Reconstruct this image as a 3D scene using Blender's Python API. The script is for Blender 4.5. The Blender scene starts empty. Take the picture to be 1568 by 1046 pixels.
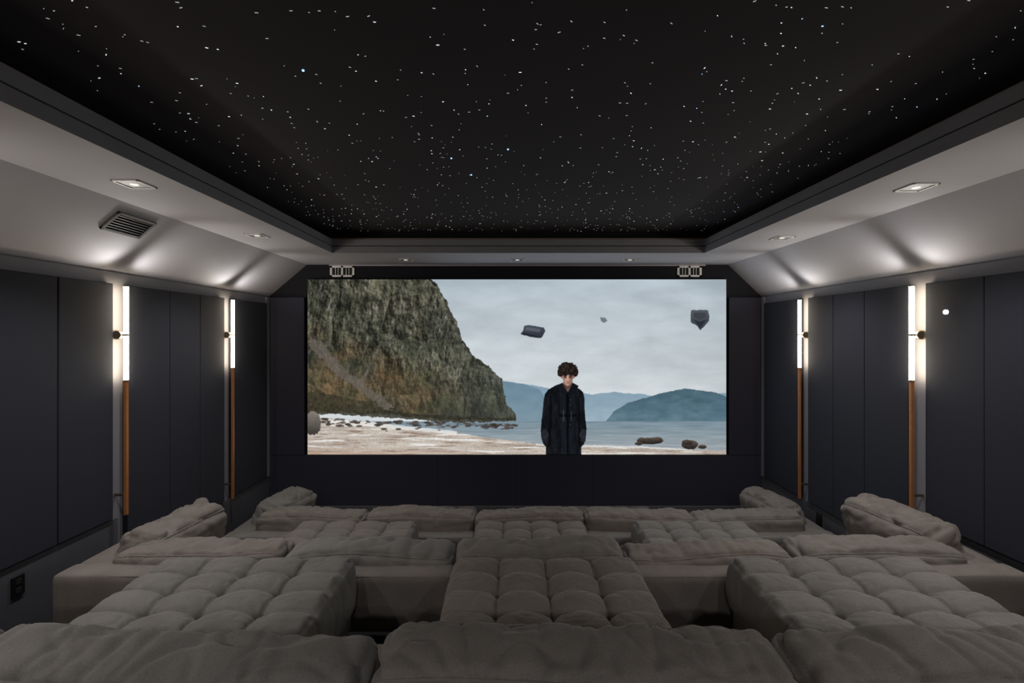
import bpy, math, random
import numpy as np
from mathutils import Vector, noise, Euler, Matrix

random.seed(7)
scene = bpy.context.scene
scene.view_settings.view_transform = 'Standard'
COL = scene.collection
ZO = 2.53      # camera height above the lowest floor tier; everything below is authored relative to eye level

# ------------------------------------------------------------------ helpers
def link(o, parent=None):
    COL.objects.link(o)
    if parent: o.parent = parent
    return o

def empty(name, loc=(0,0,0)):
    e = bpy.data.objects.new(name, None)
    e.empty_display_size = .1
    e.location = loc
    return link(e)

def newmat(name):
    m = bpy.data.materials.new(name); m.use_nodes = True
    nt = m.node_tree
    return m, nt, nt.nodes["Principled BSDF"]

def plain(name, col, rough=.6, metal=0, nscale=0, namp=.15, bump=0, bscale=200, sheen=0, detail=4):
    m, nt, b = newmat(name)
    b.inputs["Roughness"].default_value = rough
    b.inputs["Metallic"].default_value = metal
    b.inputs["Base Color"].default_value = (*col, 1)
    tc = nt.nodes.new("ShaderNodeTexCoord")
    if nscale:
        n = nt.nodes.new("ShaderNodeTexNoise"); n.inputs["Scale"].default_value = nscale
        n.inputs["Detail"].default_value = detail
        nt.links.new(tc.outputs["Object"], n.inputs["Vector"])
        r = nt.nodes.new("ShaderNodeMapRange")
        r.inputs["From Min"].default_value = .3; r.inputs["From Max"].default_value = .7
        r.inputs["To Min"].default_value = 1-namp; r.inputs["To Max"].default_value = 1+namp
        nt.links.new(n.outputs["Fac"], r.inputs["Value"])
        v = nt.nodes.new("ShaderNodeVectorMath"); v.operation = 'SCALE'
        v.inputs[0].default_value = col
        nt.links.new(r.outputs["Result"], v.inputs["Scale"])
        nt.links.new(v.outputs["Vector"], b.inputs["Base Color"])
    if bump:
        n2 = nt.nodes.new("ShaderNodeTexNoise"); n2.inputs["Scale"].default_value = bscale
        n2.inputs["Detail"].default_value = 3
        nt.links.new(tc.outputs["Object"], n2.inputs["Vector"])
        bp = nt.nodes.new("ShaderNodeBump"); bp.inputs["Strength"].default_value = bump
        bp.inputs["Distance"].default_value = .004
        nt.links.new(n2.outputs["Fac"], bp.inputs["Height"])
        nt.links.new(bp.outputs["Normal"], b.inputs["Normal"])
    return m

def emis(name, col, s, sampling=None):
    m, nt, b = newmat(name)
    b.inputs["Base Color"].default_value = (*col, 1)
    b.inputs["Emission Color"].default_value = (*col, 1)
    b.inputs["Emission Strength"].default_value = s
    if sampling: m.cycles.emission_sampling = sampling
    return m

def suede(name, col):
    m, nt, b = newmat(name)
    tc = nt.nodes.new("ShaderNodeTexCoord")
    oi = nt.nodes.new("ShaderNodeObjectInfo")
    n = nt.nodes.new("ShaderNodeTexNoise"); n.inputs["Scale"].default_value = 5; n.inputs["Detail"].default_value = 5
    n.inputs["Roughness"].default_value = .6
    nt.links.new(tc.outputs["Object"], n.inputs["Vector"])
    n3 = nt.nodes.new("ShaderNodeTexNoise"); n3.inputs["Scale"].default_value = 190; n3.inputs["Detail"].default_value = 2
    nt.links.new(tc.outputs["Object"], n3.inputs["Vector"])
    r = nt.nodes.new("ShaderNodeMapRange")
    r.inputs["From Min"].default_value = .3; r.inputs["From Max"].default_value = .7
    r.inputs["To Min"].default_value = .86; r.inputs["To Max"].default_value = 1.14
    nt.links.new(n.outputs["Fac"], r.inputs["Value"])
    r3 = nt.nodes.new("ShaderNodeMapRange")
    r3.inputs["From Min"].default_value = .3; r3.inputs["From Max"].default_value = .7
    r3.inputs["To Min"].default_value = .88; r3.inputs["To Max"].default_value = 1.12
    nt.links.new(n3.outputs["Fac"], r3.inputs["Value"])
    mm = nt.nodes.new("ShaderNodeMath"); mm.operation = 'MULTIPLY'
    nt.links.new(r.outputs["Result"], mm.inputs[0]); nt.links.new(r3.outputs["Result"], mm.inputs[1])
    mix = nt.nodes.new("ShaderNodeMix"); mix.data_type = 'RGBA'
    mix.inputs[6].default_value = (*col, 1)
    mix.inputs[7].default_value = (col[0]*1.10, col[1]*.98, col[2]*.93, 1)
    nt.links.new(oi.outputs["Random"], mix.inputs[0])
    v = nt.nodes.new("ShaderNodeVectorMath"); v.operation = 'SCALE'
    nt.links.new(mix.outputs[2], v.inputs[0]); nt.links.new(mm.outputs[0], v.inputs["Scale"])
    nt.links.new(v.outputs["Vector"], b.inputs["Base Color"])
    b.inputs["Roughness"].default_value = .85
    b.inputs["Sheen Weight"].default_value = .22
    b.inputs["Sheen Roughness"].default_value = .35
    b.inputs["Specular IOR Level"].default_value = .2
    bp = nt.nodes.new("ShaderNodeBump"); bp.inputs["Strength"].default_value = .3; bp.inputs["Distance"].default_value = .003
    nt.links.new(n3.outputs["Fac"], bp.inputs["Height"])
    bp2 = nt.nodes.new("ShaderNodeBump"); bp2.inputs["Strength"].default_value = .16; bp2.inputs["Distance"].default_value = .010
    n4 = nt.nodes.new("ShaderNodeTexNoise"); n4.inputs["Scale"].default_value = 11; n4.inputs["Detail"].default_value = 3
    n4.inputs["Distortion"].default_value = .9
    nt.links.new(tc.outputs["Object"], n4.inputs["Vector"])
    nt.links.new(n4.outputs["Fac"], bp2.inputs["Height"])
    nt.links.new(bp.outputs["Normal"], bp2.inputs["Normal"])
    nt.links.new(bp2.outputs["Normal"], b.inputs["Normal"])
    return m

M_paint  = plain("painted_plaster_grey", (.47,.46,.505), .75, nscale=3, namp=.03, bump=.08, bscale=120)
M_wall   = plain("painted_wall_grey", (.24,.235,.26), .7, nscale=3, namp=.04)
M_trim   = plain("painted_trim_slate", (.25,.25,.28), .55, nscale=5, namp=.05)
M_base   = plain("painted_baseboard_slate", (.10,.10,.115), .5, nscale=5, namp=.05)
M_panel  = plain("acoustic_fabric_charcoal", (.025,.028,.043), .95, nscale=600, namp=.25, bump=.3, bscale=900, detail=1)
M_black  = plain("screen_wall_black_velvet", (.010,.010,.015), .98, nscale=500, namp=.2)
M_navy   = plain("screen_wall_fabric_navy", (.027,.027,.046), .95, nscale=600, namp=.2, bump=.2, bscale=900)
M_carpet = plain("carpet_charcoal", (.030,.030,.034), 1, nscale=300, namp=.3, bump=.8, bscale=350)
M_ceil   = plain("star_ceiling_black_felt", (.032,.028,.034), .95, nscale=500, namp=.15)
M_white  = plain("vent_white_enamel", (.80,.79,.78), .45, nscale=10, namp=.03)
M_dark   = plain("dark_void", (.01,.01,.012), .8, nscale=20, namp=.1)
M_ventg  = plain("vent_grey_enamel", (.16,.16,.165), .45, nscale=10, namp=.03)
M_copper = plain("copper_brushed", (.60,.24,.09), .38, metal=.45, nscale=30, namp=.1)
M_brass  = plain("aged_brass", (.30,.25,.19), .35, metal=.9, nscale=30, namp=.1)
M_bronze = plain("bronze_bead", (.45,.32,.26), .4, metal=.3, nscale=30, namp=.1)
M_tube   = emis("lit_glass_tube", (1.0,.85,.62), 27)
M_lens   = emis("downlight_lens", (1.0,.95,.9), .6, 'NONE')
M_sensor = emis("sensor_white", (1,.98,.95), 2.0, 'NONE')
M_star   = emis("fibre_star_white", (.85,.92,1.0), 1.1, 'NONE')
M_starb  = emis("fibre_star_blue", (.35,.62,1.0), 1.8, 'NONE')
M_stard  = emis("fibre_star_dim", (.8,.85,.9), .36, 'NONE')
M_suede  = suede("suede_taupe", (.185,.179,.170))
M_plast  = plain("outlet_black_plastic", (.01,.01,.01), .35, nscale=20, namp=.1)
M_leg    = plain("dark_wood_leg", (.03,.02,.015), .4, nscale=30, namp=.2)

class MB:
    def __init__(s): s.v=[]; s.f=[]; s.m=[]
    def add(s, v, f, mi=0):
        o=len(s.v); s.v+= [tuple(p) for p in v]; s.f+= [tuple(i+o for i in q) for q in f]; s.m += [mi]*len(f)
    def box(s, x0,x1,y0,y1,z0,z1, mi=0):
        v=[(x0,y0,z0),(x1,y0,z0),(x1,y1,z0),(x0,y1,z0),(x0,y0,z1),(x1,y0,z1),(x1,y1,z1),(x0,y1,z1)]
        f=[(3,2,1,0),(4,5,6,7),(0,1,5,4),(1,2,6,5),(2,3,7,6),(3,0,4,7)]
        s.add(v,f,mi)
    def cyl(s, c, r, h, axis='z', n=24, mi=0, r2=None):
        r2 = r if r2 is None else r2
        v=[]
        for k,(t,rr) in enumerate(((-h/2,r),(h/2,r2))):
            for i in range(n):
                a=2*math.pi*i/n; p=(rr*math.cos(a), rr*math.sin(a), t)
                if axis=='x': p=(p[2],p[0],p[1])
                if axis=='y': p=(p[1],p[2],p[0])
                v.append((c[0]+p[0],c[1]+p[1],c[2]+p[2]))
        f=[(i,(i+1)%n,n+(i+1)%n,n+i) for i in range(n)]
        f.append(tuple(range(n-1,-1,-1))); f.append(tuple(range(n,2*n)))
        s.add(v,f,mi)
    def tube(s, pts, r, n=6, mi=0):
        L=len(pts); v=[]
        P=[Vector(p) for p in pts]
        for i in range(L):
            t=(P[(i+1)%L]-P[i-1]).normalized()
            up=Vector((0,1,0)) if abs(t.y)<.9 else Vector((1,0,0))
            a=t.cross(up).normalized(); b=t.cross(a)
            for k in range(n):
                an=2*math.pi*k/n
                v.append(P[i]+a*r*math.cos(an)+b*r*math.sin(an))
        f=[]
        for i in range(L):
            j=(i+1)%L
            for k in range(n):
                f.append((i*n+k, i*n+(k+1)%n, j*n+(k+1)%n, j*n+k))
        s.add(v,f,mi)
    def obj(s, name, mats, parent=None, smooth=False, bevel=0, loc=(0,0,0), rot=(0,0,0)):
        me=bpy.data.meshes.new(name); me.from_pydata(s.v,[],s.f)
        for m in (mats if isinstance(mats,(list,tuple)) else [mats]): me.materials.append(m)
        me.polygons.foreach_set("material_index", s.m)
        if smooth: me.polygons.foreach_set("use_smooth",[True]*len(s.f))
        me.update()
        o=bpy.data.objects.new(name, me); o.location=loc; o.rotation_euler=rot
        link(o,parent)
        if bevel:
            b=o.modifiers.new("bevel",'BEVEL'); b.width=bevel; b.segments=3; b.limit_method='ANGLE'
        return o

def gridbox(nx,ny,nz):
    idx={}; V=[]; F=[]
    def g(i,j,k):
        key=(i,j,k)
        if key not in idx:
            idx[key]=len(V); V.append((2*i/nx-1, 2*j/ny-1, 2*k/nz-1))
        return idx[key]
    for i in range(nx):
        for j in range(ny):
            F.append((g(i,j,0),g(i,j+1,0),g(i+1,j+1,0),g(i+1,j,0)))
            F.append((g(i,j,nz),g(i+1,j,nz),g(i+1,j+1,nz),g(i,j+1,nz)))
    for i in range(nx):
        for k in range(nz):
            F.append((g(i,0,k),g(i+1,0,k),g(i+1,0,k+1),g(i,0,k+1)))
            F.append((g(i,ny,k),g(i,ny,k+1),g(i+1,ny,k+1),g(i+1,ny,k)))
    for j in range(ny):
        for k in range(nz):
            F.append((g(0,j,k),g(0,j,k+1),g(0,j+1,k+1),g(0,j+1,k)))
            F.append((g(nx,j,k),g(nx,j+1,k),g(nx,j+1,k+1),g(nx,j,k+1)))
    return V,F

def rounded(u,v,w,a,r):
    p=[u*a[0],v*a[1],w*a[2]]
    q=[max(-(a[i]-r),min(a[i]-r,p[i])) for i in range(3)]
    d=[p[i]-q[i] for i in range(3)]
    l=math.sqrt(d[0]**2+d[1]**2+d[2]**2)
    if l>1e-9: return [q[i]+d[i]/l*r for i in range(3)]
    return p

# ------------------------------------------------------------------ upholstery
def cushion(name, w, t, h, seed, loc, rot=(0,0,0), parent=None, step=.016, wr=.011, puff=.03, r=.045, lump=1.0):
    """plump box cushion lying in XZ, thickness along Y, with welted seams and soft folds"""
    a=(w/2,t/2,h/2)
    nx,ny,nz=[max(6,int(2*q/step)) for q in a]
    V,F=gridbox(nx,ny,nz)
    so=Vector((seed*3.17,seed*1.73,seed*.91))
    def D(u,v,ww):
        p=rounded(u,v,ww,a,r)
        fu=max(0,1-u*u); fw=max(0,1-ww*ww); fv=max(0,1-v*v)
        p[1]+= v*puff*(fu**.5)*(fw**.5)
        p[2]+= ww*.020*(fu**.4)*(fv**.5 if ww>0 else .3)
        p[0]+= u*.012*(fw**.5)*(fv**.5)
        c=abs(u)**8*abs(ww)**6
        p[0]*=1-.016*c; p[2]*=1-.04*c
        P=Vector(p)
        lo=noise.noise(Vector((p[0]*1.8,p[1]*1.5,0))+so)
        if ww>0: p[2]+= lo*.026*ww*lump
        p[1]+= noise.noise(P*1.6+so*2)*.018
        q=P
        n1=noise.noise(Vector((q.x*5+q.z*4, q.y*5, q.z*4-q.x*2.0))+so*1.3)
        n2=noise.noise(Vector((q.x*3.5-q.z*6, q.y*6, q.z*8+q.x*2))+so*.7)
        n3=noise.noise(Vector((q.x*13+q.z*3, q.y*3, q.z*3))+so*.3)
        rd=max(0,1-abs(n1)*4.6)**1.6
        rd2=max(0,1-abs(n2)*4.6)**1.6
        rd3=max(0,1-abs(n3)*3.2)**2
        wgt=.34+.66*max(abs(u)**4,abs(ww)**4)
        amp=-wr*(rd*.7+rd2*.6+rd3*.5*abs(ww)**3)*wgt
        nrm=Vector((u**5*.8, v**3*1.2, ww**5))
        if nrm.length>1e-6: nrm.normalize()
        return Vector(p)+nrm*(amp+noise.noise(P*4+so)*.005)
    mb=MB(); mb.add([D(*q) for q in V],F)
    N1=int(w/.02); N2=int(h/.02)
    for s in (-1,1):
        pts=[]
        for i in range(N1): pts.append(D(2*i/N1-1,s,1))
        for i in range(N2): pts.append(D(1,s,1-2*i/N2))
        for i in range(N1): pts.append(D(1-2*i/N1,s,-1))
        for i in range(N2): pts.append(D(-1,s,2*i/N2-1))
        mb.tube(pts,.0065)
    return mb.obj(name,M_suede,parent,True,loc=loc,rot=rot)

def softbox(mb, x0,x1,y0,y1,z0,z1, r=.03, seed=1, step=.05, amp=.006, crown=0):
    c=((x0+x1)/2,(y0+y1)/2,(z0+z1)/2); a=((x1-x0)/2,(y1-y0)/2,(z1-z0)/2)
    r=min(r,min(a)*.95)
    n=[max(6,int(2*q/step)) for q in a]
    V,F=gridbox(*n)
    out=[]
    for (u,v,w) in V:
        def rm(t): return math.copysign(1-(1-abs(t))**1.7, t)
        u2,v2,w2=rm(u),rm(v),rm(w)
        p=rounded(u2,v2,w2,a,r)
        p[2]+= (crown*(1-u2*u2)*(1-v2*v2) if w>0 else 0)
        P=Vector((p[0]+c[0],p[1]+c[1],p[2]+c[2]))
        k=noise.noise_vector(P*3+Vector((seed,0,0)))*amp
        out.append(P+k)
    mb.add(out,F)

SX0,SX1=-2.42,2.77      # seating run
CW=(SX1-SX0)/5
def sofa(row, floor_z, y0):
    e=empty("sectional_sofa",(0,y0,floor_z))
    dy=-.10 if row==0 else 0
    dz=(.035,-.03,0.0)[row]
    ft=(.70,.735,.70)[row]
    mb=MB()
    for i in range(5):
        xa=SX0+CW*i+(0 if i else -.22); xb=SX0+CW*(i+1)+(0 if i<4 else .22)
        softbox(mb, xa+.002,xb-.002, dy,.17+dy, .06,ft, .03, seed=row*7+i)
    softbox(mb, SX0-.22,SX0+.0, .172+dy,.98, .06,ft-.01, .03, seed=row*7+8)
    softbox(mb, SX1-.0,SX1+.22, .172+dy,.98, .06,ft-.01, .03, seed=row*7+9)
    softbox(mb, SX0+.003,SX1-.003, .172+dy,.82, .06,.28, .02, seed=row*7+10, amp=.003)
    mb.tube([(SX0-.20,dy+.012,ft-.012),(0,dy+.008,ft-.012),(SX1+.20,dy+.012,ft-.012),(SX1+.20,dy+.014,ft-.014),(0,dy+.010,ft-.014),(SX0-.20,dy+.014,ft-.014)],.004)
    mb.obj("frame",M_suede,e,True)
    lg=MB()
    for x in np.linspace(SX0-.15,SX1+.15,7):
        lg.cyl((x,.07,.03),.022,.06,mi=0); lg.cyl((x,.76,.03),.022,.06)
    lg.obj("legs",M_leg,e)
    sc=MB()
    for i in range(5):
        softbox(sc, SX0+CW*i+.006,SX0+CW*(i+1)-.006, .19+dy,.835, .275,.45,.05,seed=row+i*3,step=.03,crown=.025)
    sc.obj("seat_cushions",M_suede,e,True)
    kx=1.04 if row==0 else 1.0
    for i in range(5):
        xc=(SX0+CW*(i+.5))*kx
        sd=row*11+i*2+1
        rr=random.Random(sd)
        cushion("back_cushion_%d"%(i+1), CW*kx-.008, .24, .425, sd,
                (xc+rr.uniform(-.004,.004), (.235 if row==0 else .265)+dy+rr.uniform(-.01,.01), .615+dz+rr.uniform(-.015,.015)),
                (math.radians(rr.uniform(1,5)), math.radians(rr.uniform(-1.4,1.4)), math.radians(rr.uniform(-1,1))), e,
                step=.010 if row==0 else .015, wr=.018, lump=1.2 if row else .7)
    if row>0:
        for s,xb,nm in ((1,SX0,"left"),(-1,SX1,"right")):
            z=.625
            if row==1: z=.585 if s>0 else .64
            cushion("side_cushion_"+nm, .74,.26,.48, row*31+s*3+5,
                (xb+s*(.03 if row==1 else .06),.66,z),(math.radians(14),math.radians(2*s),math.radians(90*s+ s*-5)), e, step=.014, wr=.028, puff=.06, r=.06,lump=1.5)
    return e

def ottoman(x0,x1,y0,y1,floor_z,seed):
    w,d=x1-x0,y1-y0; topz=.455; hh=.30
    a=(w/2,d/2,hh/2); r=.045
    V,F=gridbox(int(w/.008),int(d/.008),22)
    so=Vector((seed*2.3,seed,seed*.4))
    NX=NY=4
    out=[]
    for (u,v,ww) in V:
        p=rounded(u,v,ww,a,r)
        x,y=p[0],p[1]
        bul=.016*(max(0,1-ww*ww))
        p[0]+=u**3*bul; p[1]+=v**3*bul
        if ww>0:
            k=min(1,max(0,(1-abs(u))*a[0]/.03))*min(1,max(0,(1-abs(v))*a[1]/.03))
            k=ww**6*(.4+.6*k)
            wob=noise.noise(Vector((x*5,y*5,0))+so)*.05
            X=(x/w+.5)*NX; Y=(y/d+.5)*NY
            dx=(X+wob-round(X))*w/NX; dy=(Y+wob-round(Y))*d/NY
            bx=0<round(X)<NX; by=0<round(Y)<NY
            h=.014*(1-u**4)*(1-v**4)
            ix=min(max(X,.5),NX-.5); iy=min(max(Y,.5),NY-.5)
            fx=abs(math.sin(math.pi*ix)); fy=abs(math.sin(math.pi*iy))
            h+=.022*(fx**.6)*(fy**.6)-.010
            if bx: h-=.016*math.exp(-(abs(dx)/.008)**1.4)
            if by: h-=.016*math.exp(-(abs(dy)/.008)**1.4)
            if bx and by:
                rr=math.hypot(dx,dy); h-=.034*math.exp(-(rr/.050)**1.3)+.024*math.exp(-(rr/.022)**2)
                an=math.atan2(dy,dx)
                h-=.006*max(0,math.cos(an*6+seed+round(X)*3))*math.exp(-(rr/.07)**2)
            h+=noise.noise(Vector((x*5,y*7,0))+so)*.006
            n1=noise.noise(Vector((x*12+y*4,y*20,0))+so); h-=.005*max(0,1-abs(n1)*3.5)**2
            p[2]+=h*k
        P=Vector(p)
        P+=noise.noise_vector(P*3+so)*.009*(1-abs(ww)**8*.5)
        n2=noise.noise(Vector((x*10,y*10,p[2]*5))+so*2)
        P.x-=u**7*.008*max(0,1-abs(n2)*2.4)**2
        P.y-=v**7*.008*max(0,1-abs(n2)*2.4)**2
        out.append((P.x,P.y,P.z+topz-hh/2-.01))
    mb=MB(); mb.add(out,F)
    for i in range(1,NX):
        for j in range(1,NY):
            cx=(i/NX-.5)*w; cy=(j/NY-.5)*d
            mb.cyl((cx,cy,topz-.080),.014,.012,n=14,r2=.009)
    softbox(mb,-w/2+.02,w/2-.02,-d/2+.02,d/2-.02,.05,.17,.02,seed=seed,amp=.003)
    for sx in(-1,1):
        for sy in(-1,1):
            mb.cyl((sx*(w/2-.08),sy*(d/2-.08),.026),.024,.052,mi=1)
    return mb.obj("tufted_ottoman",[M_suede,M_leg],None,True,loc=((x0+x1)/2,(y0+y1)/2,floor_z))

FL=[-1.69,-2.11,-2.53]; PITCH=1.635; Y0=1.165
for k in range(3):
    sofa(k,FL[k],Y0+PITCH*k)
OT=[[(-1.93,-.87),(-.32,.69),(1.21,2.28)],
    [(-1.88,-.84),(-.31,.65),(1.08,2.08)],
    [(-1.40,-.42),(.70,1.68)]]
for k in range(3):
    for i,(a,b) in enumerate(OT[k]):
        y1=Y0+PITCH*(k+1)-.05
        if k==2: y1-=.05
        ottoman(a,b,y1-.72,y1,FL[k],k*5+i+1)

# ------------------------------------------------------------------ room shell
XL,XR=-2.98,3.08; YB,YF=-2.5,6.06
mb=MB()
prof=[(YB,FL[0]),(2.79,FL[0]),(2.79,FL[1]),(4.425,FL[1]),(4.425,FL[2]),(YF+.1,FL[2])]
v=[];f=[]
for (y,z) in prof: v+=[(XL-.1,y,z),(XR+.1,y,z)]
for i in range(len(prof)-1): f.append((2*i,2*i+1,2*i+3,2*i+2))
n=len(v); v+=[(XL-.1,YB,-2.63),(XR+.1,YB,-2.63),(XL-.1,YF+.1,-2.63),(XR+.1,YF+.1,-2.63)]
f.append((n,n+2,n+3,n+1))
mb.add(v,f); mb.obj("floor",M_carpet)

SLZ=.47; SOZ=.87; SXL,SXR=-2.53,2.68
for nm,xa,xb in(("wall_left",XL-.1,XL),("wall_right",XR,XR+.1)):
    mb=MB(); mb.box(xa,xb,YB,YF+.1,-2.63,SLZ); mb.obj(nm,M_wall)
mb=MB(); mb.box(XL-.1,XR+.1,YF,YF+.1,-2.63,SOZ); mb.obj("wall_front",M_black)
mb=MB(); mb.box(XL-.1,XR+.1,YB-.1,YB,-2.63,1.2); mb.obj("wall_back",M_wall)

# soffit ring with stepped tray + sloped haunches
mb=MB()
mb.add([(XL-.02,YB,SLZ),(XL-.02,YF,SLZ),(SXL,YF,SOZ),(SXL,YB,SOZ)],[(0,1,2,3)],0)
mb.add([(XR+.02,YB,SLZ),(SXR,YB,SOZ),(SXR,YF,SOZ),(XR+.02,YF,SLZ)],[(0,1,2,3)],0)
TX0,TX1,TY0,TY1=-1.90,2.05,-1.3,5.20
def rect(e,z): return [(TX0-e,TY0-e,z),(TX1+e,TY0-e,z),(TX1+e,TY1+e,z),(TX0-e,TY1+e,z)]
loops=[([(SXL,YB,SOZ),(SXR,YB,SOZ),(SXR,YF,SOZ),(SXL,YF,SOZ)],0),(rect(0,SOZ),0),(rect(0,SOZ+.07),1),(rect(.012,SOZ+.07),3),(rect(.012,SOZ+.078),3),(rect(.0,SOZ+.078),1),
       (rect(.0,1.015),1),(rect(.035,1.015),1),(rect(.035,1.035),2),(rect(.20,1.035),3),(rect(.20,1.13),3)]
for i in range(len(loops)-1):
    A=loops[i][0];B=loops[i+1][0];mi=loops[i+1][1]
    mb.add(A+B,[(k,(k+1)%4,4+(k+1)%4,4+k) for k in range(4)],mi)
mb.obj("ceiling_soffit",[M_paint,M_trim,M_bronze,M_dark])
CZ=1.12
mb=MB(); mb.box(TX0-.2,TX1+.2,TY0-.2,TY1+.2,CZ,CZ+.08); mb.obj("ceiling",M_ceil)
mb=MB(); mb.box(XL-.1,XR+.1,YB-.1,YF+.1,CZ+.085,CZ+.2); mb.obj("ceiling_slab",M_dark)

# fibre-optic stars: short glowing fibre tails protruding from the felt
mb=MB(); rs=random.Random(3)
for i in range(1200):
    x=rs.uniform(TX0-.02,TX1+.02); y=rs.uniform(.6,TY1+.1)
    L=rs.uniform(.0012,.0058); wd=rs.uniform(.0006,.0011); a=rs.gauss(.3,.5)
    q=rs.random(); mi=0 if q<.26 else 2
    if rs.random()<.03: mi=1; L*=.6; wd*=1.5
    dx,dy=math.cos(a),math.sin(a)
    z0,z1=CZ-.002,CZ+.001
    P=[(x+dx*s*L+ -dy*t*wd, y+dy*s*L+dx*t*wd) for s,t in((-1,-1),(1,-1),(1,1),(-1,1))]
    mb.add([(p[0],p[1],z0) for p in P]+[(p[0],p[1],z1) for p in P],[(0,3,2,1),(0,1,5,4),(1,2,6,5),(2,3,7,6),(3,0,4,7)],mi)
for (x,y) in [(-.88,2.07),(-.02,2.95),(-.38,3.1),(-.28,3.42)]:
    mb.cyl((x,y,CZ-.002),.005,.006,n=10,mi=1)
mb.obj("star_ceiling_lights",[M_star,M_starb,M_stard])

# side acoustic panels / corner posts / baseboards
B1,B2=-1.36,-1.71; PT=.38
for side in(-1,1):
    xw=XL if side<0 else XR
    xi=xw-side*.04
    xa,xb=min(xw,xi),max(xw,xi)
    segs=[(-2.42,-1.2,B1),(-1.2,.0,B1),(.16,.95,B1),(.95,1.74,B1),(1.90,2.55,B1),(2.55,3.18,B1),(3.18,3.62,B1),
          (3.75,4.22,B2),(4.22,4.63,B2),(4.63,5.025,B2),(5.155,5.90,B2)]
    if side<0: segs[5]=(2.55,3.175,B1)
    else: segs[5]=(2.55,3.15,B1); segs[6]=(3.15,3.60,B1)
    for (a,b,z) in segs:
        mb=MB(); mb.box(xa,xb,a+.002,b-.002,z,PT); mb.obj("acoustic_wall_panel",M_panel,bevel=.006)
    nm="left" if side<0 else "right"
    mb=MB()
    xq=xw-side*.022; xa2,xb2=min(xw,xq),max(xw,xq)
    for (a,b,z0,z1) in((YB,2.79,FL[0],B1-.012),(2.79,3.685,FL[1],B1-.012),(3.685,4.425,FL[1],B2-.012),(4.425,6.0,FL[2],B2-.012)):
        mb.box(xa2,xb2,a,b,z0,z1)
    mb.obj("baseboard_"+nm,M_base)
    mb=MB(); xq=xw-side*.03; mb.box(min(xw,xq),max(xw,xq),5.915,5.985,B2-.01,SLZ-.01)
    mb.obj("trim_1" if side<0 else "trim_2",M_wall,bevel=.004)

# front wall dressing
mb=MB()
mb.box(XL+.0,-.90,5.985,YF,-2.08,-1.475); mb.box(-.898,.05,5.985,YF,-2.08,-1.475)
mb.box(.052,1.0,5.985,YF,-2.08,-1.475); mb.box(1.002,XR,5.985,YF,-2.08,-1.475)
mb.obj("screen_wall_lower_panel",M_navy,bevel=.003)
mb=MB(); mb.box(XL,-2.535,5.99,YF,-1.47,.46); mb.obj("screen_wall_side_panel",M_navy,bevel=.004)
mb=MB(); mb.box(2.665,XR,5.99,YF,-1.47,.46); mb.obj("screen_wall_side_panel",M_navy,bevel=.004)
mb=MB(); mb.box(-2.9,3.0,5.965,YF,FL[2],-2.085); mb.obj("baseboard_front",M_base,bevel=.004)
mb=MB(); mb.box(-2.25,2.4,YF-.012,YF,.853,.868); mb.obj("grazing_light_strip",M_paint)  # pale strip added to imitate downlight grazing the top of the wall

# vents on front wall
def grille(name,cx,cz):
    mb=MB(); w,h=.30,.135
    y=YF
    mb.box(-w/2,w/2,-.004,0,-h/2,h/2,1)
    for (a,b,c,d) in((-w/2,w/2,h/2-.022,h/2),(-w/2,w/2,-h/2,-h/2+.022),(-w/2,-w/2+.026,-h/2,h/2),(w/2-.026,w/2,-h/2,h/2),(-.012,.012,-h/2,h/2)):
        mb.box(a,b,-.014,-.003,c,d,0)
    for sx in(-1,1):
        for j in range(2):
            x=sx*(.050+.034*j)
            mb.box(x-.003,x+.003,-.012,-.003,-h/2+.015,h/2-.015,0)
    mb.obj(name,[M_white,M_dark],loc=(cx,y,cz))
grille("air_vent_grille",-2.09,.785); grille("air_vent_grille",2.20,.785)

# slope vent (left)
mb=MB(); w,L=.17,.34
mb.box(-w/2,w/2,-L/2,L/2,-.003,.0,1)
for (a,b,c,d) in((-w/2,w/2,L/2-.02,L/2),(-w/2,w/2,-L/2,-L/2+.02),(-w/2,-w/2+.018,-L/2,L/2),(w/2-.018,w/2,-L/2,L/2)):
    mb.box(a,b,c,d,-.014,-.002,0)
for j in range(6):
    x=-w/2+.032+j*.0212
    mb.add([(x-.006,-L/2+.015,-.004),(x+.006,-L/2+.015,-.013),(x+.006,L/2-.015,-.013),(x-.006,L/2-.015,-.004)],[(0,1,2,3)],0)
sx=-2.655
vo=mb.obj("hvac_vent",[M_ventg,M_dark],loc=(sx, 3.40, SLZ+(sx-(XL-.02))*(SOZ-SLZ)/(SXL-(XL-.02))),rot=(0,-math.atan2(.40,.47),0))

# downlights
def downlight(x,y,power=14,tilt=(0,0,0)):
    e=empty("recessed_downlight",(x,y,SOZ)); s=.078
    mb=MB()
    for (a,b,c,d) in((-s,s,s-.014,s),(-s,s,-s,-s+.014),(-s,-s+.014,-s,s),(s-.014,s,-s,s)):
        mb.box(a,b,c,d,-.008,0)
    mb.obj("trim",M_white,e,bevel=.002)
    mb=MB(); mb.box(-s+.014,s-.014,-s+.014,s-.014,-.003,-.001); mb.obj("baffle",M_ventg,e)
    mb=MB(); mb.cyl((0,0,-.004),.022,.003,n=24); mb.obj("lens",M_lens,e)
    l=bpy.data.lights.new("lamp",'SPOT'); l.energy=power; l.color=(1,.975,.96); l.spot_size=math.radians(115); l.spot_blend=.9
    l.shadow_soft_size=.025
    lo=bpy.data.objects.new("lamp",l); lo.location=(0,0,-.03); lo.rotation_euler=tilt; link(lo,e)
for (x,y) in((-2.17,2.82),(-2.22,4.28),(2.38,2.88),(2.42,4.38)): downlight(x,y,50)
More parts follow.
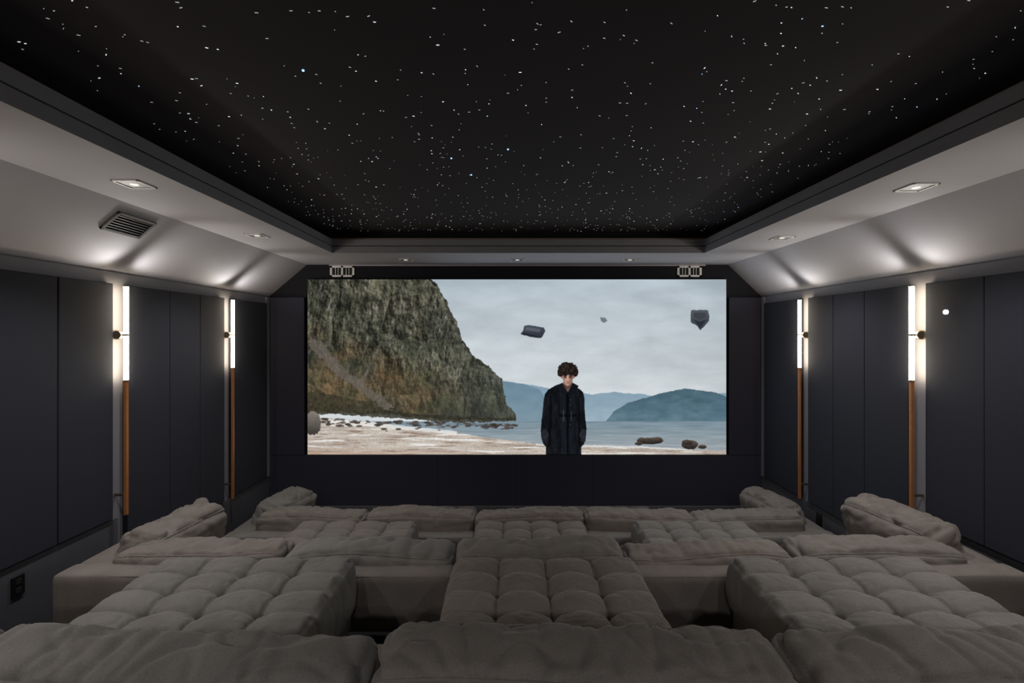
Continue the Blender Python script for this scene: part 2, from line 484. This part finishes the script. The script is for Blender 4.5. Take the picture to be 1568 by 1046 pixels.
for (x,y) in((-2.17,1.3),(2.38,1.3),(-2.17,-.2),(2.38,-.2)): downlight(x,y,36)
for x in(-1.22,.07,1.37): downlight(x,5.66,7)
for x in(-1.22,.07,1.37): downlight(x,-1.75,40,(math.radians(35),0,0))

# sconces
def sconce(side,y,zb):
    xw=XL if side<0 else XR
    e=empty("wall_sconce",(xw,y,0))
    d=-side
    tx=d*.085
    mb=MB(); mb.cyl((tx,0,.013),.0165,.699,n=20)
    mb.obj("glass_tube",M_tube,e,True)
    mb=MB(); mb.cyl((tx,0,.366),.021,.008,n=20); mb.cyl((tx,0,.0),.021,.014,n=20); mb.cyl((tx,0,-.342),.021,.010,n=20)
    mb.obj("collars",M_brass,e)
    mb=MB(); mb.box(tx-.012,tx+.012,-.012,.012,zb+.01,-.345); mb.obj("copper_rod",M_copper,e,bevel=.003)
    mb=MB(); mb.cyl((d*.012,0,.0),.036,.024,axis='x',n=28); mb.cyl((d*.045,0,0),.015,.06,axis='x',n=20)
    mb.cyl((d*.045,-.026,0),.032,.03,axis='y',n=28)
    mb.box(min(0,tx),max(0,tx),-.008,.008,zb+.15,zb+.17)
    mb.obj("wall_bracket",M_brass,e,bevel=.003)
    for s in(-1,1):
        l=bpy.data.lights.new("uplight",'SPOT'); l.energy=8.0; l.color=(1,.97,.92); l.spot_size=math.radians(105); l.spot_blend=1
        l.shadow_soft_size=.03
        lo=bpy.data.objects.new("uplight",l); lo.location=(tx*1.05,s*.03,.375)
        dirv=Vector((d*.50,s*.74,.55)).normalized()
        lo.rotation_euler=dirv.to_track_quat('-Z','Y').to_euler(); link(lo,e)
for y,zb in((3.68,B1),(5.09,B2),(1.82,B1),(.08,B1)):
    sconce(-1,y,zb); sconce(1,y-(.015 if y>3 and y<4 else 0),zb)

# outlets & sensor
def outlet(x,y,z):
    mb=MB(); mb.box(-.006,.006,-.038,.038,-.06,.06)
    for dz in(-.026,.026):
        mb.box(-.008,.008,-.017,.017,dz-.016,dz+.016,1)
    mb.obj("wall_outlet",[M_plast,M_dark],loc=(x,y,z),bevel=.002)
outlet(XL+.027,2.93,-1.50); outlet(XR-.027,4.86,-1.83)
mb=MB(); mb.cyl((0,0,0),.016,.014,axis='x',n=24); mb.obj("wall_sensor",M_sensor,loc=(XR-.046,3.42,.16))

# ------------------------------------------------------------------ projection screen (flat film frame)
SW0,SW1,SH1,SH0=471.,1112.,428.,696.
GW,GH=960,402; SS=2
W,H=GW*SS,GH*SS
xs=SW0+(np.arange(W)+.5)/W*(SW1-SW0); ys=SH1+(np.arange(H)+.5)/H*(SH0-SH1)
XF,YF_=np.meshgrid(xs,ys)
TB={}
def vnoise(x,y,seed):
    if seed not in TB: TB[seed]=np.random.RandomState(seed).rand(256,256)
    r=TB[seed]
    xi=np.floor(x).astype(int); yi=np.floor(y).astype(int)
    fx=x-xi; fy=y-yi; fx=fx*fx*(3-2*fx); fy=fy*fy*(3-2*fy)
    xi&=255; yi&=255; x1=(xi+1)&255; y1=(yi+1)&255
    a=r[yi,xi]; b=r[yi,x1]; c=r[y1,xi]; d=r[y1,x1]
    return (a*(1-fx)+b*fx)*(1-fy)+(c*(1-fx)+d*fx)*fy
def fbm(x,y,seed,o=5,g=.55):
    t=0;a=1;s=0
    for i in range(o):
        ca,sa=math.cos(.6*i),math.sin(.6*i)
        t=t+a*vnoise((x*ca-y*sa)*2**i+i*17.3,(x*sa+y*ca)*2**i+i*9.1,seed+i); s+=a; a*=g
    return t/s
def win(x0,x1,y0,y1,pad=8):
    i0=max(0,int((x0-pad-SW0)/(SW1-SW0)*W)); i1=min(W,int((x1+pad-SW0)/(SW1-SW0)*W)+1)
    j0=max(0,int((y0-pad-SH1)/(SH0-SH1)*H)); j1=min(H,int((y1+pad-SH1)/(SH0-SH1)*H)+1)
    return slice(j0,max(j0,j1)),slice(i0,max(i0,i1))
class Mk:
    def __init__(s,w,m): s.w=w; s.m=m.astype(float)
def poly(pts, rough=0, sc=.2, seed=1):
    w=win(min(p[0] for p in pts),max(p[0] for p in pts),min(p[1] for p in pts),max(p[1] for p in pts))
    X=XF[w];Y=YF_[w]; px,py=X,Y
    if rough:
        px=X+(fbm(X*sc,Y*sc,seed,5,.65)-.5)*2*rough; py=Y+(fbm(X*sc+50,Y*sc+50,seed+9,5,.65)-.5)*2*rough
    m=np.zeros(X.shape,bool); n=len(pts)
    for i in range(n):
        x1,y1=pts[i]; x2,y2=pts[(i+1)%n]
        if y1==y2: continue
        m^= ((y1>py)!=(y2>py)) & (px < (x2-x1)*(py-y1)/(y2-y1)+x1)
    return Mk(w,m)
def ell(cx,cy,rx,ry,rough=0,seed=1):
    w=win(cx-rx,cx+rx,cy-ry,cy+ry); X=XF[w];Y=YF_[w]
    d=((X-cx)/rx)**2+((Y-cy)/ry)**2
    if rough: d=d+(fbm(X*.5,Y*.5,seed,3)-.5)*rough
    return Mk(w,d<1)
def C(*c): return np.array(c,float)
img=np.zeros((H,W,3))
def put(mk,fn,al=1.0):
    w=mk.w; X=XF[w];Y=YF_[w]
    c=fn(X,Y) if callable(fn) else fn
    a=al(X,Y) if callable(al) else al
    m=(mk.m*a)[...,None]
    img[w]=img[w]*(1-m)+c*m
def mixc(a,b,t): return a+(b-a)*np.clip(t,0,1)[...,None]
FULL=Mk((slice(0,H),slice(0,W)),np.ones((H,W)))
def fsky(X,Y):
    s=mixc(C(172,184,193),C(208,214,217),(Y-428)/190)
    s=s+((fbm(X*.008,Y*.028,21,6)-.5)*50)[...,None]+((fbm(X*.03+9,Y*.06,31,4)-.5)*10)[...,None]
    return s
put(FULL,fsky)
put(poly([(755,580),(775,585),(800,588),(830,592),(860,600),(905,604),(940,600),(975,603),(1000,606),(1040,604),(1112,602),(1125,602),(1125,648),(755,648)],1.5,.1,3),
    lambda X,Y: mixc(C(128,154,172),C(150,172,186),(Y-585)/60)+((fbm(X*.05,Y*.1,41)-.5)*20)[...,None])
put(poly([(770,583),(800,588),(826,596),(835,610),(835,648),(770,648)],1,.1,4),
    lambda X,Y: mixc(C(108,136,154),C(122,146,160),(Y-590)/50)+((fbm(X*.05,Y*.1,42)-.5)*16)[...,None])
put(poly([(925,648),(940,630),(960,617),(985,610),(1010,603),(1035,597),(1050,595),(1075,598),(1095,601),(1112,607),(1125,608),(1125,648)],1.5,.1,5),
    lambda X,Y: mixc(C(72,98,112),C(92,120,134),(Y-595)/50)+((fbm(X*.06,Y*.14,43)-.5)*32)[...,None])
put(poly([(460,645),(1125,645),(1125,705),(460,705)]),
    lambda X,Y: mixc(C(120,140,152),C(150,160,166),(Y-645)/35)+((fbm(X*.03,Y*.6,51,5)-.5)*44)[...,None])
def fsand(X,Y):
    s=mixc(C(170,156,146),C(204,195,184),fbm(X*.012,Y*.16,61,5)*1.6-.3)
    s=mixc(s,C(138,118,104),(fbm(X*.035,Y*.45,63,6,.65)-.53)*5)
    s=mixc(s,C(230,228,224),(fbm(X*.02+40,Y*.35,65,5)-.56)*7)
    s=s*(.86+.28*fbm(X*.6,Y*.9,67,3,.7))[...,None]
    return mixc(s,C(180,150,130),((Y-684)/14)*(1-(X-471)/300))
put(poly([(460,636),(520,642),(560,646),(620,655),(700,663),(760,672),(820,680),(900,683),(980,684),(1030,687),(1125,690),(1125,705),(460,705)],2,.12,6),fsand)
put(poly([(500,642),(560,645),(640,654),(700,660),(700,665),(640,660),(560,652),(505,648)],1.2,.2,77),C(236,236,234),.75)
put(poly([(820,679),(900,681),(980,683),(1060,688),(1060,690),(980,686),(900,684),(820,682)],1,.2,7),C(228,230,230),.7)
def n3f(X,Y): return fbm(X*.30,Y*.26,79,4,.75)
def relief(X,Y):
    e=.7
    def hgt(x,y):
        a=fbm(x*.028+y*.012,y*.018,201,6,.54)
        b=1-np.abs(fbm(x*.040+y*.010,y*.024,211,5,.54)*2-1)
        return a*1.3+b*.9
    return (hgt(X-e,Y+e)-hgt(X+e,Y-e))
def fcliff(X,Y):
    n1=fbm(X*.03,Y*.03,71,6,.62); n2=fbm(X*.12+Y*.05,Y*.045,75,6,.7); n3=n3f(X,Y)
    c=mixc(C(58,60,50),C(92,90,76),(n1-.32)*2.4)
    c=mixc(c,C(110,107,99),(n2-.54)*4.0*(Y<600))
    og=np.clip((fbm(X*.022,Y*.03,87,5)-.32)*2.6,0,1)*np.clip((Y-488-(X-471)*.33)/44,0,1)*np.clip((740-X)/120,0,1)
    c=mixc(c,C(116,94,68),og*.75)
    gr=np.clip((fbm(X*.04,Y*.05,97,5)-.46)*4,0,1)*np.clip((Y-530)/40,0,1)
    c=mixc(c,C(78,80,60),gr*.65)
    rl=relief(X,Y); k=np.clip(.92-rl*5.6,.42,1.38)
    soft=np.clip((Y-500-(X-471)*.33)/40,0,1)*.5
    c=c*(k*(1-soft)+.92*soft)[...,None]
    c=c*(0.72+.52*n3)[...,None]
    return c
MC=poly([(460,410),(658,410),(660,428),(668,434),(684,462),(698,492),(708,520),(722,543),(742,556),(757,570),(768,580),(771,598),(776,618),(790,636),(790,645),(740,643),(690,644),(640,640),(600,634),(560,634),(520,630),(460,634)],3.5,.12,8)
put(MC,fcliff)
put(MC,C(92,100,102),lambda X,Y: np.clip((X-640)/150,0,1)*.30)
put(poly([(476,518),(486,522),(520,556),(560,590),(592,614),(604,626),(588,629),(560,604),(524,580),(490,548),(474,532)],7,.12,9),
    lambda X,Y: mixc(C(136,128,120),C(78,72,66),n3f(X,Y)*1.0), lambda X,Y: .45+.5*fbm(X*.1,Y*.1,99,4))
put(poly([(460,600),(500,612),(560,624),(640,634),(700,638),(790,640),(790,645),(700,647),(600,640),(520,634),(460,634)],3,.2,10),
    lambda X,Y:C(54,52,42)*(.5+.95*n3f(X,Y))[...,None],.85)
put(poly([(460,604),(488,598),(530,610),(560,616),(590,626),(560,632),(500,630),(460,630)],4,.15,12),lambda X,Y:C(64,60,46)*(.5+.95*n3f(X,Y))[...,None],.8)
rb=random.Random(4)
put(ell(479,648,13,18,.5,3),lambda X,Y:mixc(C(128,120,114),C(66,62,58),(Y-640)/30+n3f(X,Y)*.5))
for i in range(150):
    x=rb.uniform(490,790); y=641+(x-490)*.03+abs(rb.gauss(0,1))*7*(1-(x-490)/450); r=rb.uniform(.6,2.8)
    put(ell(x,y,r*1.8,r*.7,.5,i%20+90),C(78,71,66)*rb.uniform(.6,1.25),.85)
for (x,y,rx,ry) in((995,675,20,5),(983,674,8,4),(1006,674,9,5),(1056,681,13,7),(1052,677,8,4),(978,679,6,2.5),(1075,684,7,3)):
    put(ell(x,y,rx,ry,.5,int(x)),lambda X,Y:mixc(C(92,80,70),C(36,33,33),(Y-y+ry)/(2*ry))*(.7+.6*n3f(X,Y))[...,None])
g=lambda a,b,y0,y1: (lambda X,Y: mixc(C(*a),C(*b),(Y-y0)/(y1-y0)))
put(poly([(803,499),(811,498),(833,502),(835,507),(831,515),(828,518),(812,516),(797,512),(801,506)],.8,.4,14),g((70,78,90),(44,48,58),498,518))
put(poly([(806,501),(828,504),(826,509),(804,506)]),C(104,110,120),.6)
put(poly([(797,510),(801,513),(828,517),(820,514),(803,510)]),C(30,34,42),.8)
put(poly([(919,486),(927,487),(930,491),(925,495),(920,492)],.6,.5,15),C(112,120,130))
put(poly([(1058,475),(1084,475),(1086,484),(1085,492),(1078,500),(1072,506),(1068,500),(1058,494),(1057,484)],.9,.4,16),g((84,88,96),(54,58,66),475,505))
put(poly([(1062,479),(1080,479),(1081,486),(1071,490),(1062,486)],.6,.4,17),C(60,62,70),.8)
put(poly([(1061,489),(1071,493),(1082,489),(1072,502)],.6,.4,18),C(36,40,48),.8)
# the man in the film: long dark coat, head bowed
body=[(861,588),(853,589),(846,593),(839,597),(834,604),(832,616),(831,630),(829,645),(828,660),(829,671),(832,680),(836,684),(836,696),(835,705),(891,705),(890,690),(890,684),(894,680),(897,670),(898,655),(896,640),(895,625),(895,610),(893,601),(888,596),(881,592),(878,588)]
put(poly(body,.5,.3,20),lambda X,Y:mixc(C(15,17,21),C(34,37,43),(fbm(X*.25,Y*.08,121,4)-.35)*1.6))
put(poly([(842,606),(845,606),(845,650),(842,684),(839,684),(841,650)]),C(7,8,11),.7)
put(poly([(885,606),(887,606),(888,650),(889,684),(886,684),(885,650)]),C(7,8,11),.7)
put(poly([(857,594),(866,604),(868,696),(860,696),(858,640)]),C(32,36,43),.45)
put(poly([(872,604),(882,594),(881,640),(879,696),(871,696)]),C(26,29,36),.45)
put(poly([(866.5,602),(871,602),(870.5,696),(868,696)]),C(8,9,12),.9)
put(poly([(856,634),(883,634),(883,638.5),(856,638.5)]),C(9,10,13),.9)
put(poly([(862,628),(863.5,628),(863.5,645),(862,645)]),C(80,84,92),.6)
put(poly([(874,630),(875.5,630),(875.5,644),(874,644)]),C(70,74,82),.6)
for yy in (612,620,650): put(ell(873,yy,.9,.9),C(70,74,80),.7)
for s,cx in((1,834),(-1,893)):
    put(ell(cx,664,4.6,7.5),C(36,38,44))
    for j in range(4): put(poly([(cx-3.8+j*2,667),(cx-2.4+j*2,667),(cx-2.3+j*2,677-abs(j-1.4)),(cx-3.5+j*2,677-abs(j-1.4))]),C(42,44,50))
    put(poly([(cx+s*3.4,660),(cx+s*5.6,664),(cx+s*5.2,670),(cx+s*3.8,668)]),C(46,48,54))
put(poly([(863,582),(876,582),(877,592),(869.5,600),(862,592)]),C(112,84,72))
put(poly([(853,590),(861,586),(869,600),(866,606),(858,600)]),C(22,24,30))
put(poly([(886,591),(877,586),(870,600),(872,606),(881,600)]),C(18,20,26))
put(poly([(860.8,569),(861,578),(862.6,584),(865.8,589),(869.3,591),(872.8,589),(876,584),(877.6,578),(878,569)]),
    lambda X,Y:mixc(C(190,152,136),C(120,88,78),np.abs(X-867.5)/10.5))
put(ell(860.3,577,1.3,2.8),C(150,110,96)); put(ell(878.6,577,1.3,2.8),C(140,102,90))
put(ell(865.3,578,2.5,1.5),C(84,58,50),.85); put(ell(873.5,578,2.5,1.5),C(78,54,48),.85)
put(poly([(862.8,575.2),(867.4,576.0),(867.4,577),(862.8,576.2)]),C(40,28,26)); put(poly([(871.4,576),(876,575.2),(876,576.2),(871.4,577)]),C(40,28,26))
put(poly([(868.8,577),(870.2,577),(871.2,583),(869.5,584.2),(867.8,583)]),C(204,164,146),.8)
put(ell(869.5,584,1.9,.6),C(110,72,62),.8); put(ell(869.5,586.8,2.5,.7),C(122,72,66),.9)
put(poly([(861,584),(864,589),(869.3,592.5),(874.8,589),(877.6,584),(875,592),(869,596),(863,592)]),C(70,50,46),.55)
fh=lambda X,Y: mixc(C(22,18,17),C(66,54,47),(fbm(X*.55,Y*.6,131,3)-.4)*2.6)
for (a,b,c,d,r_,s_) in((869,564.5,14.5,9.8,.55,7),(858,570,4.6,7,.6,8),(881,569.5,4.6,7.2,.6,9),(865,572,4.8,4.0,.5,10),(874,571.5,4.8,3.8,.5,11)):
    put(ell(a,b,c,d,r_,s_),fh)
img=np.clip(img,0,255)/255.
img=img.reshape(GH,SS,GW,SS,3).mean(axis=(1,3))
lin=np.where(img<=.04045,img/12.92,((img+.055)/1.055)**2.4)
PX0,PX1=(471-783)/750*6.0,(1112-783)/750*6.0
PZ1,PZ0=(513-428)/750*6.0,(513-696)/750*6.0
vx=np.linspace(PX0,PX1,GW); vz=np.linspace(PZ1,PZ0,GH)
VX,VZ=np.meshgrid(vx,vz)
co=np.stack([VX,np.zeros_like(VX),VZ],-1).reshape(-1,3)
ii=np.arange(GW*GH).reshape(GH,GW)
fa=np.stack([ii[1:,:-1],ii[1:,1:],ii[:-1,1:],ii[:-1,:-1]],-1).reshape(-1,4)
me=bpy.data.meshes.new("film_frame")
me.vertices.add(len(co)); me.vertices.foreach_set("co",co.ravel().astype(np.float32))
me.loops.add(fa.size); me.loops.foreach_set("vertex_index",fa.ravel().astype(np.int32))
me.polygons.add(len(fa)); me.polygons.foreach_set("loop_start",(np.arange(len(fa))*4).astype(np.int32))
me.update(calc_edges=True)
ca=me.color_attributes.new("film",'FLOAT_COLOR','POINT')
rgba=np.concatenate([lin.reshape(-1,3),np.ones((GW*GH,1))],1)
ca.data.foreach_set("color",rgba.ravel().astype(np.float32))
mf,nt,b=newmat("projected_film")
at=nt.nodes.new("ShaderNodeAttribute"); at.attribute_name="film"
em=nt.nodes.new("ShaderNodeEmission"); nt.links.new(at.outputs["Color"],em.inputs["Color"]); em.inputs["Strength"].default_value=1.0
nt.links.new(em.outputs[0],nt.nodes["Material Output"].inputs["Surface"])
mf.cycles.emission_sampling='NONE'
me.materials.append(mf)
scr=empty("projection_screen",(0,6.0,0))
fo=bpy.data.objects.new("film_frame",me); link(fo,scr)
mb=MB(); mb.box(PX0-.004,PX1+.004,.001,.055,PZ0-.004,PZ1+.004); mb.obj("screen_backing",M_black,scr)

# ------------------------------------------------------------------ camera
cam=bpy.data.cameras.new("camera"); co_=bpy.data.objects.new("camera",cam); link(co_)
cam.sensor_width=36; cam.lens=750/1568*36
cam.shift_x=(784-783)/1568; cam.shift_y=-(523-513)/1568
co_.location=(0,0,0); co_.rotation_euler=(math.radians(90),0,0)
cam.clip_start=.02
scene.camera=co_

w=bpy.data.worlds.new("world"); scene.world=w; w.use_nodes=True
w.node_tree.nodes["Background"].inputs[0].default_value=(.01,.01,.012,1)

for o in list(scene.objects):
    if o.parent is None: o.location.z+=ZO
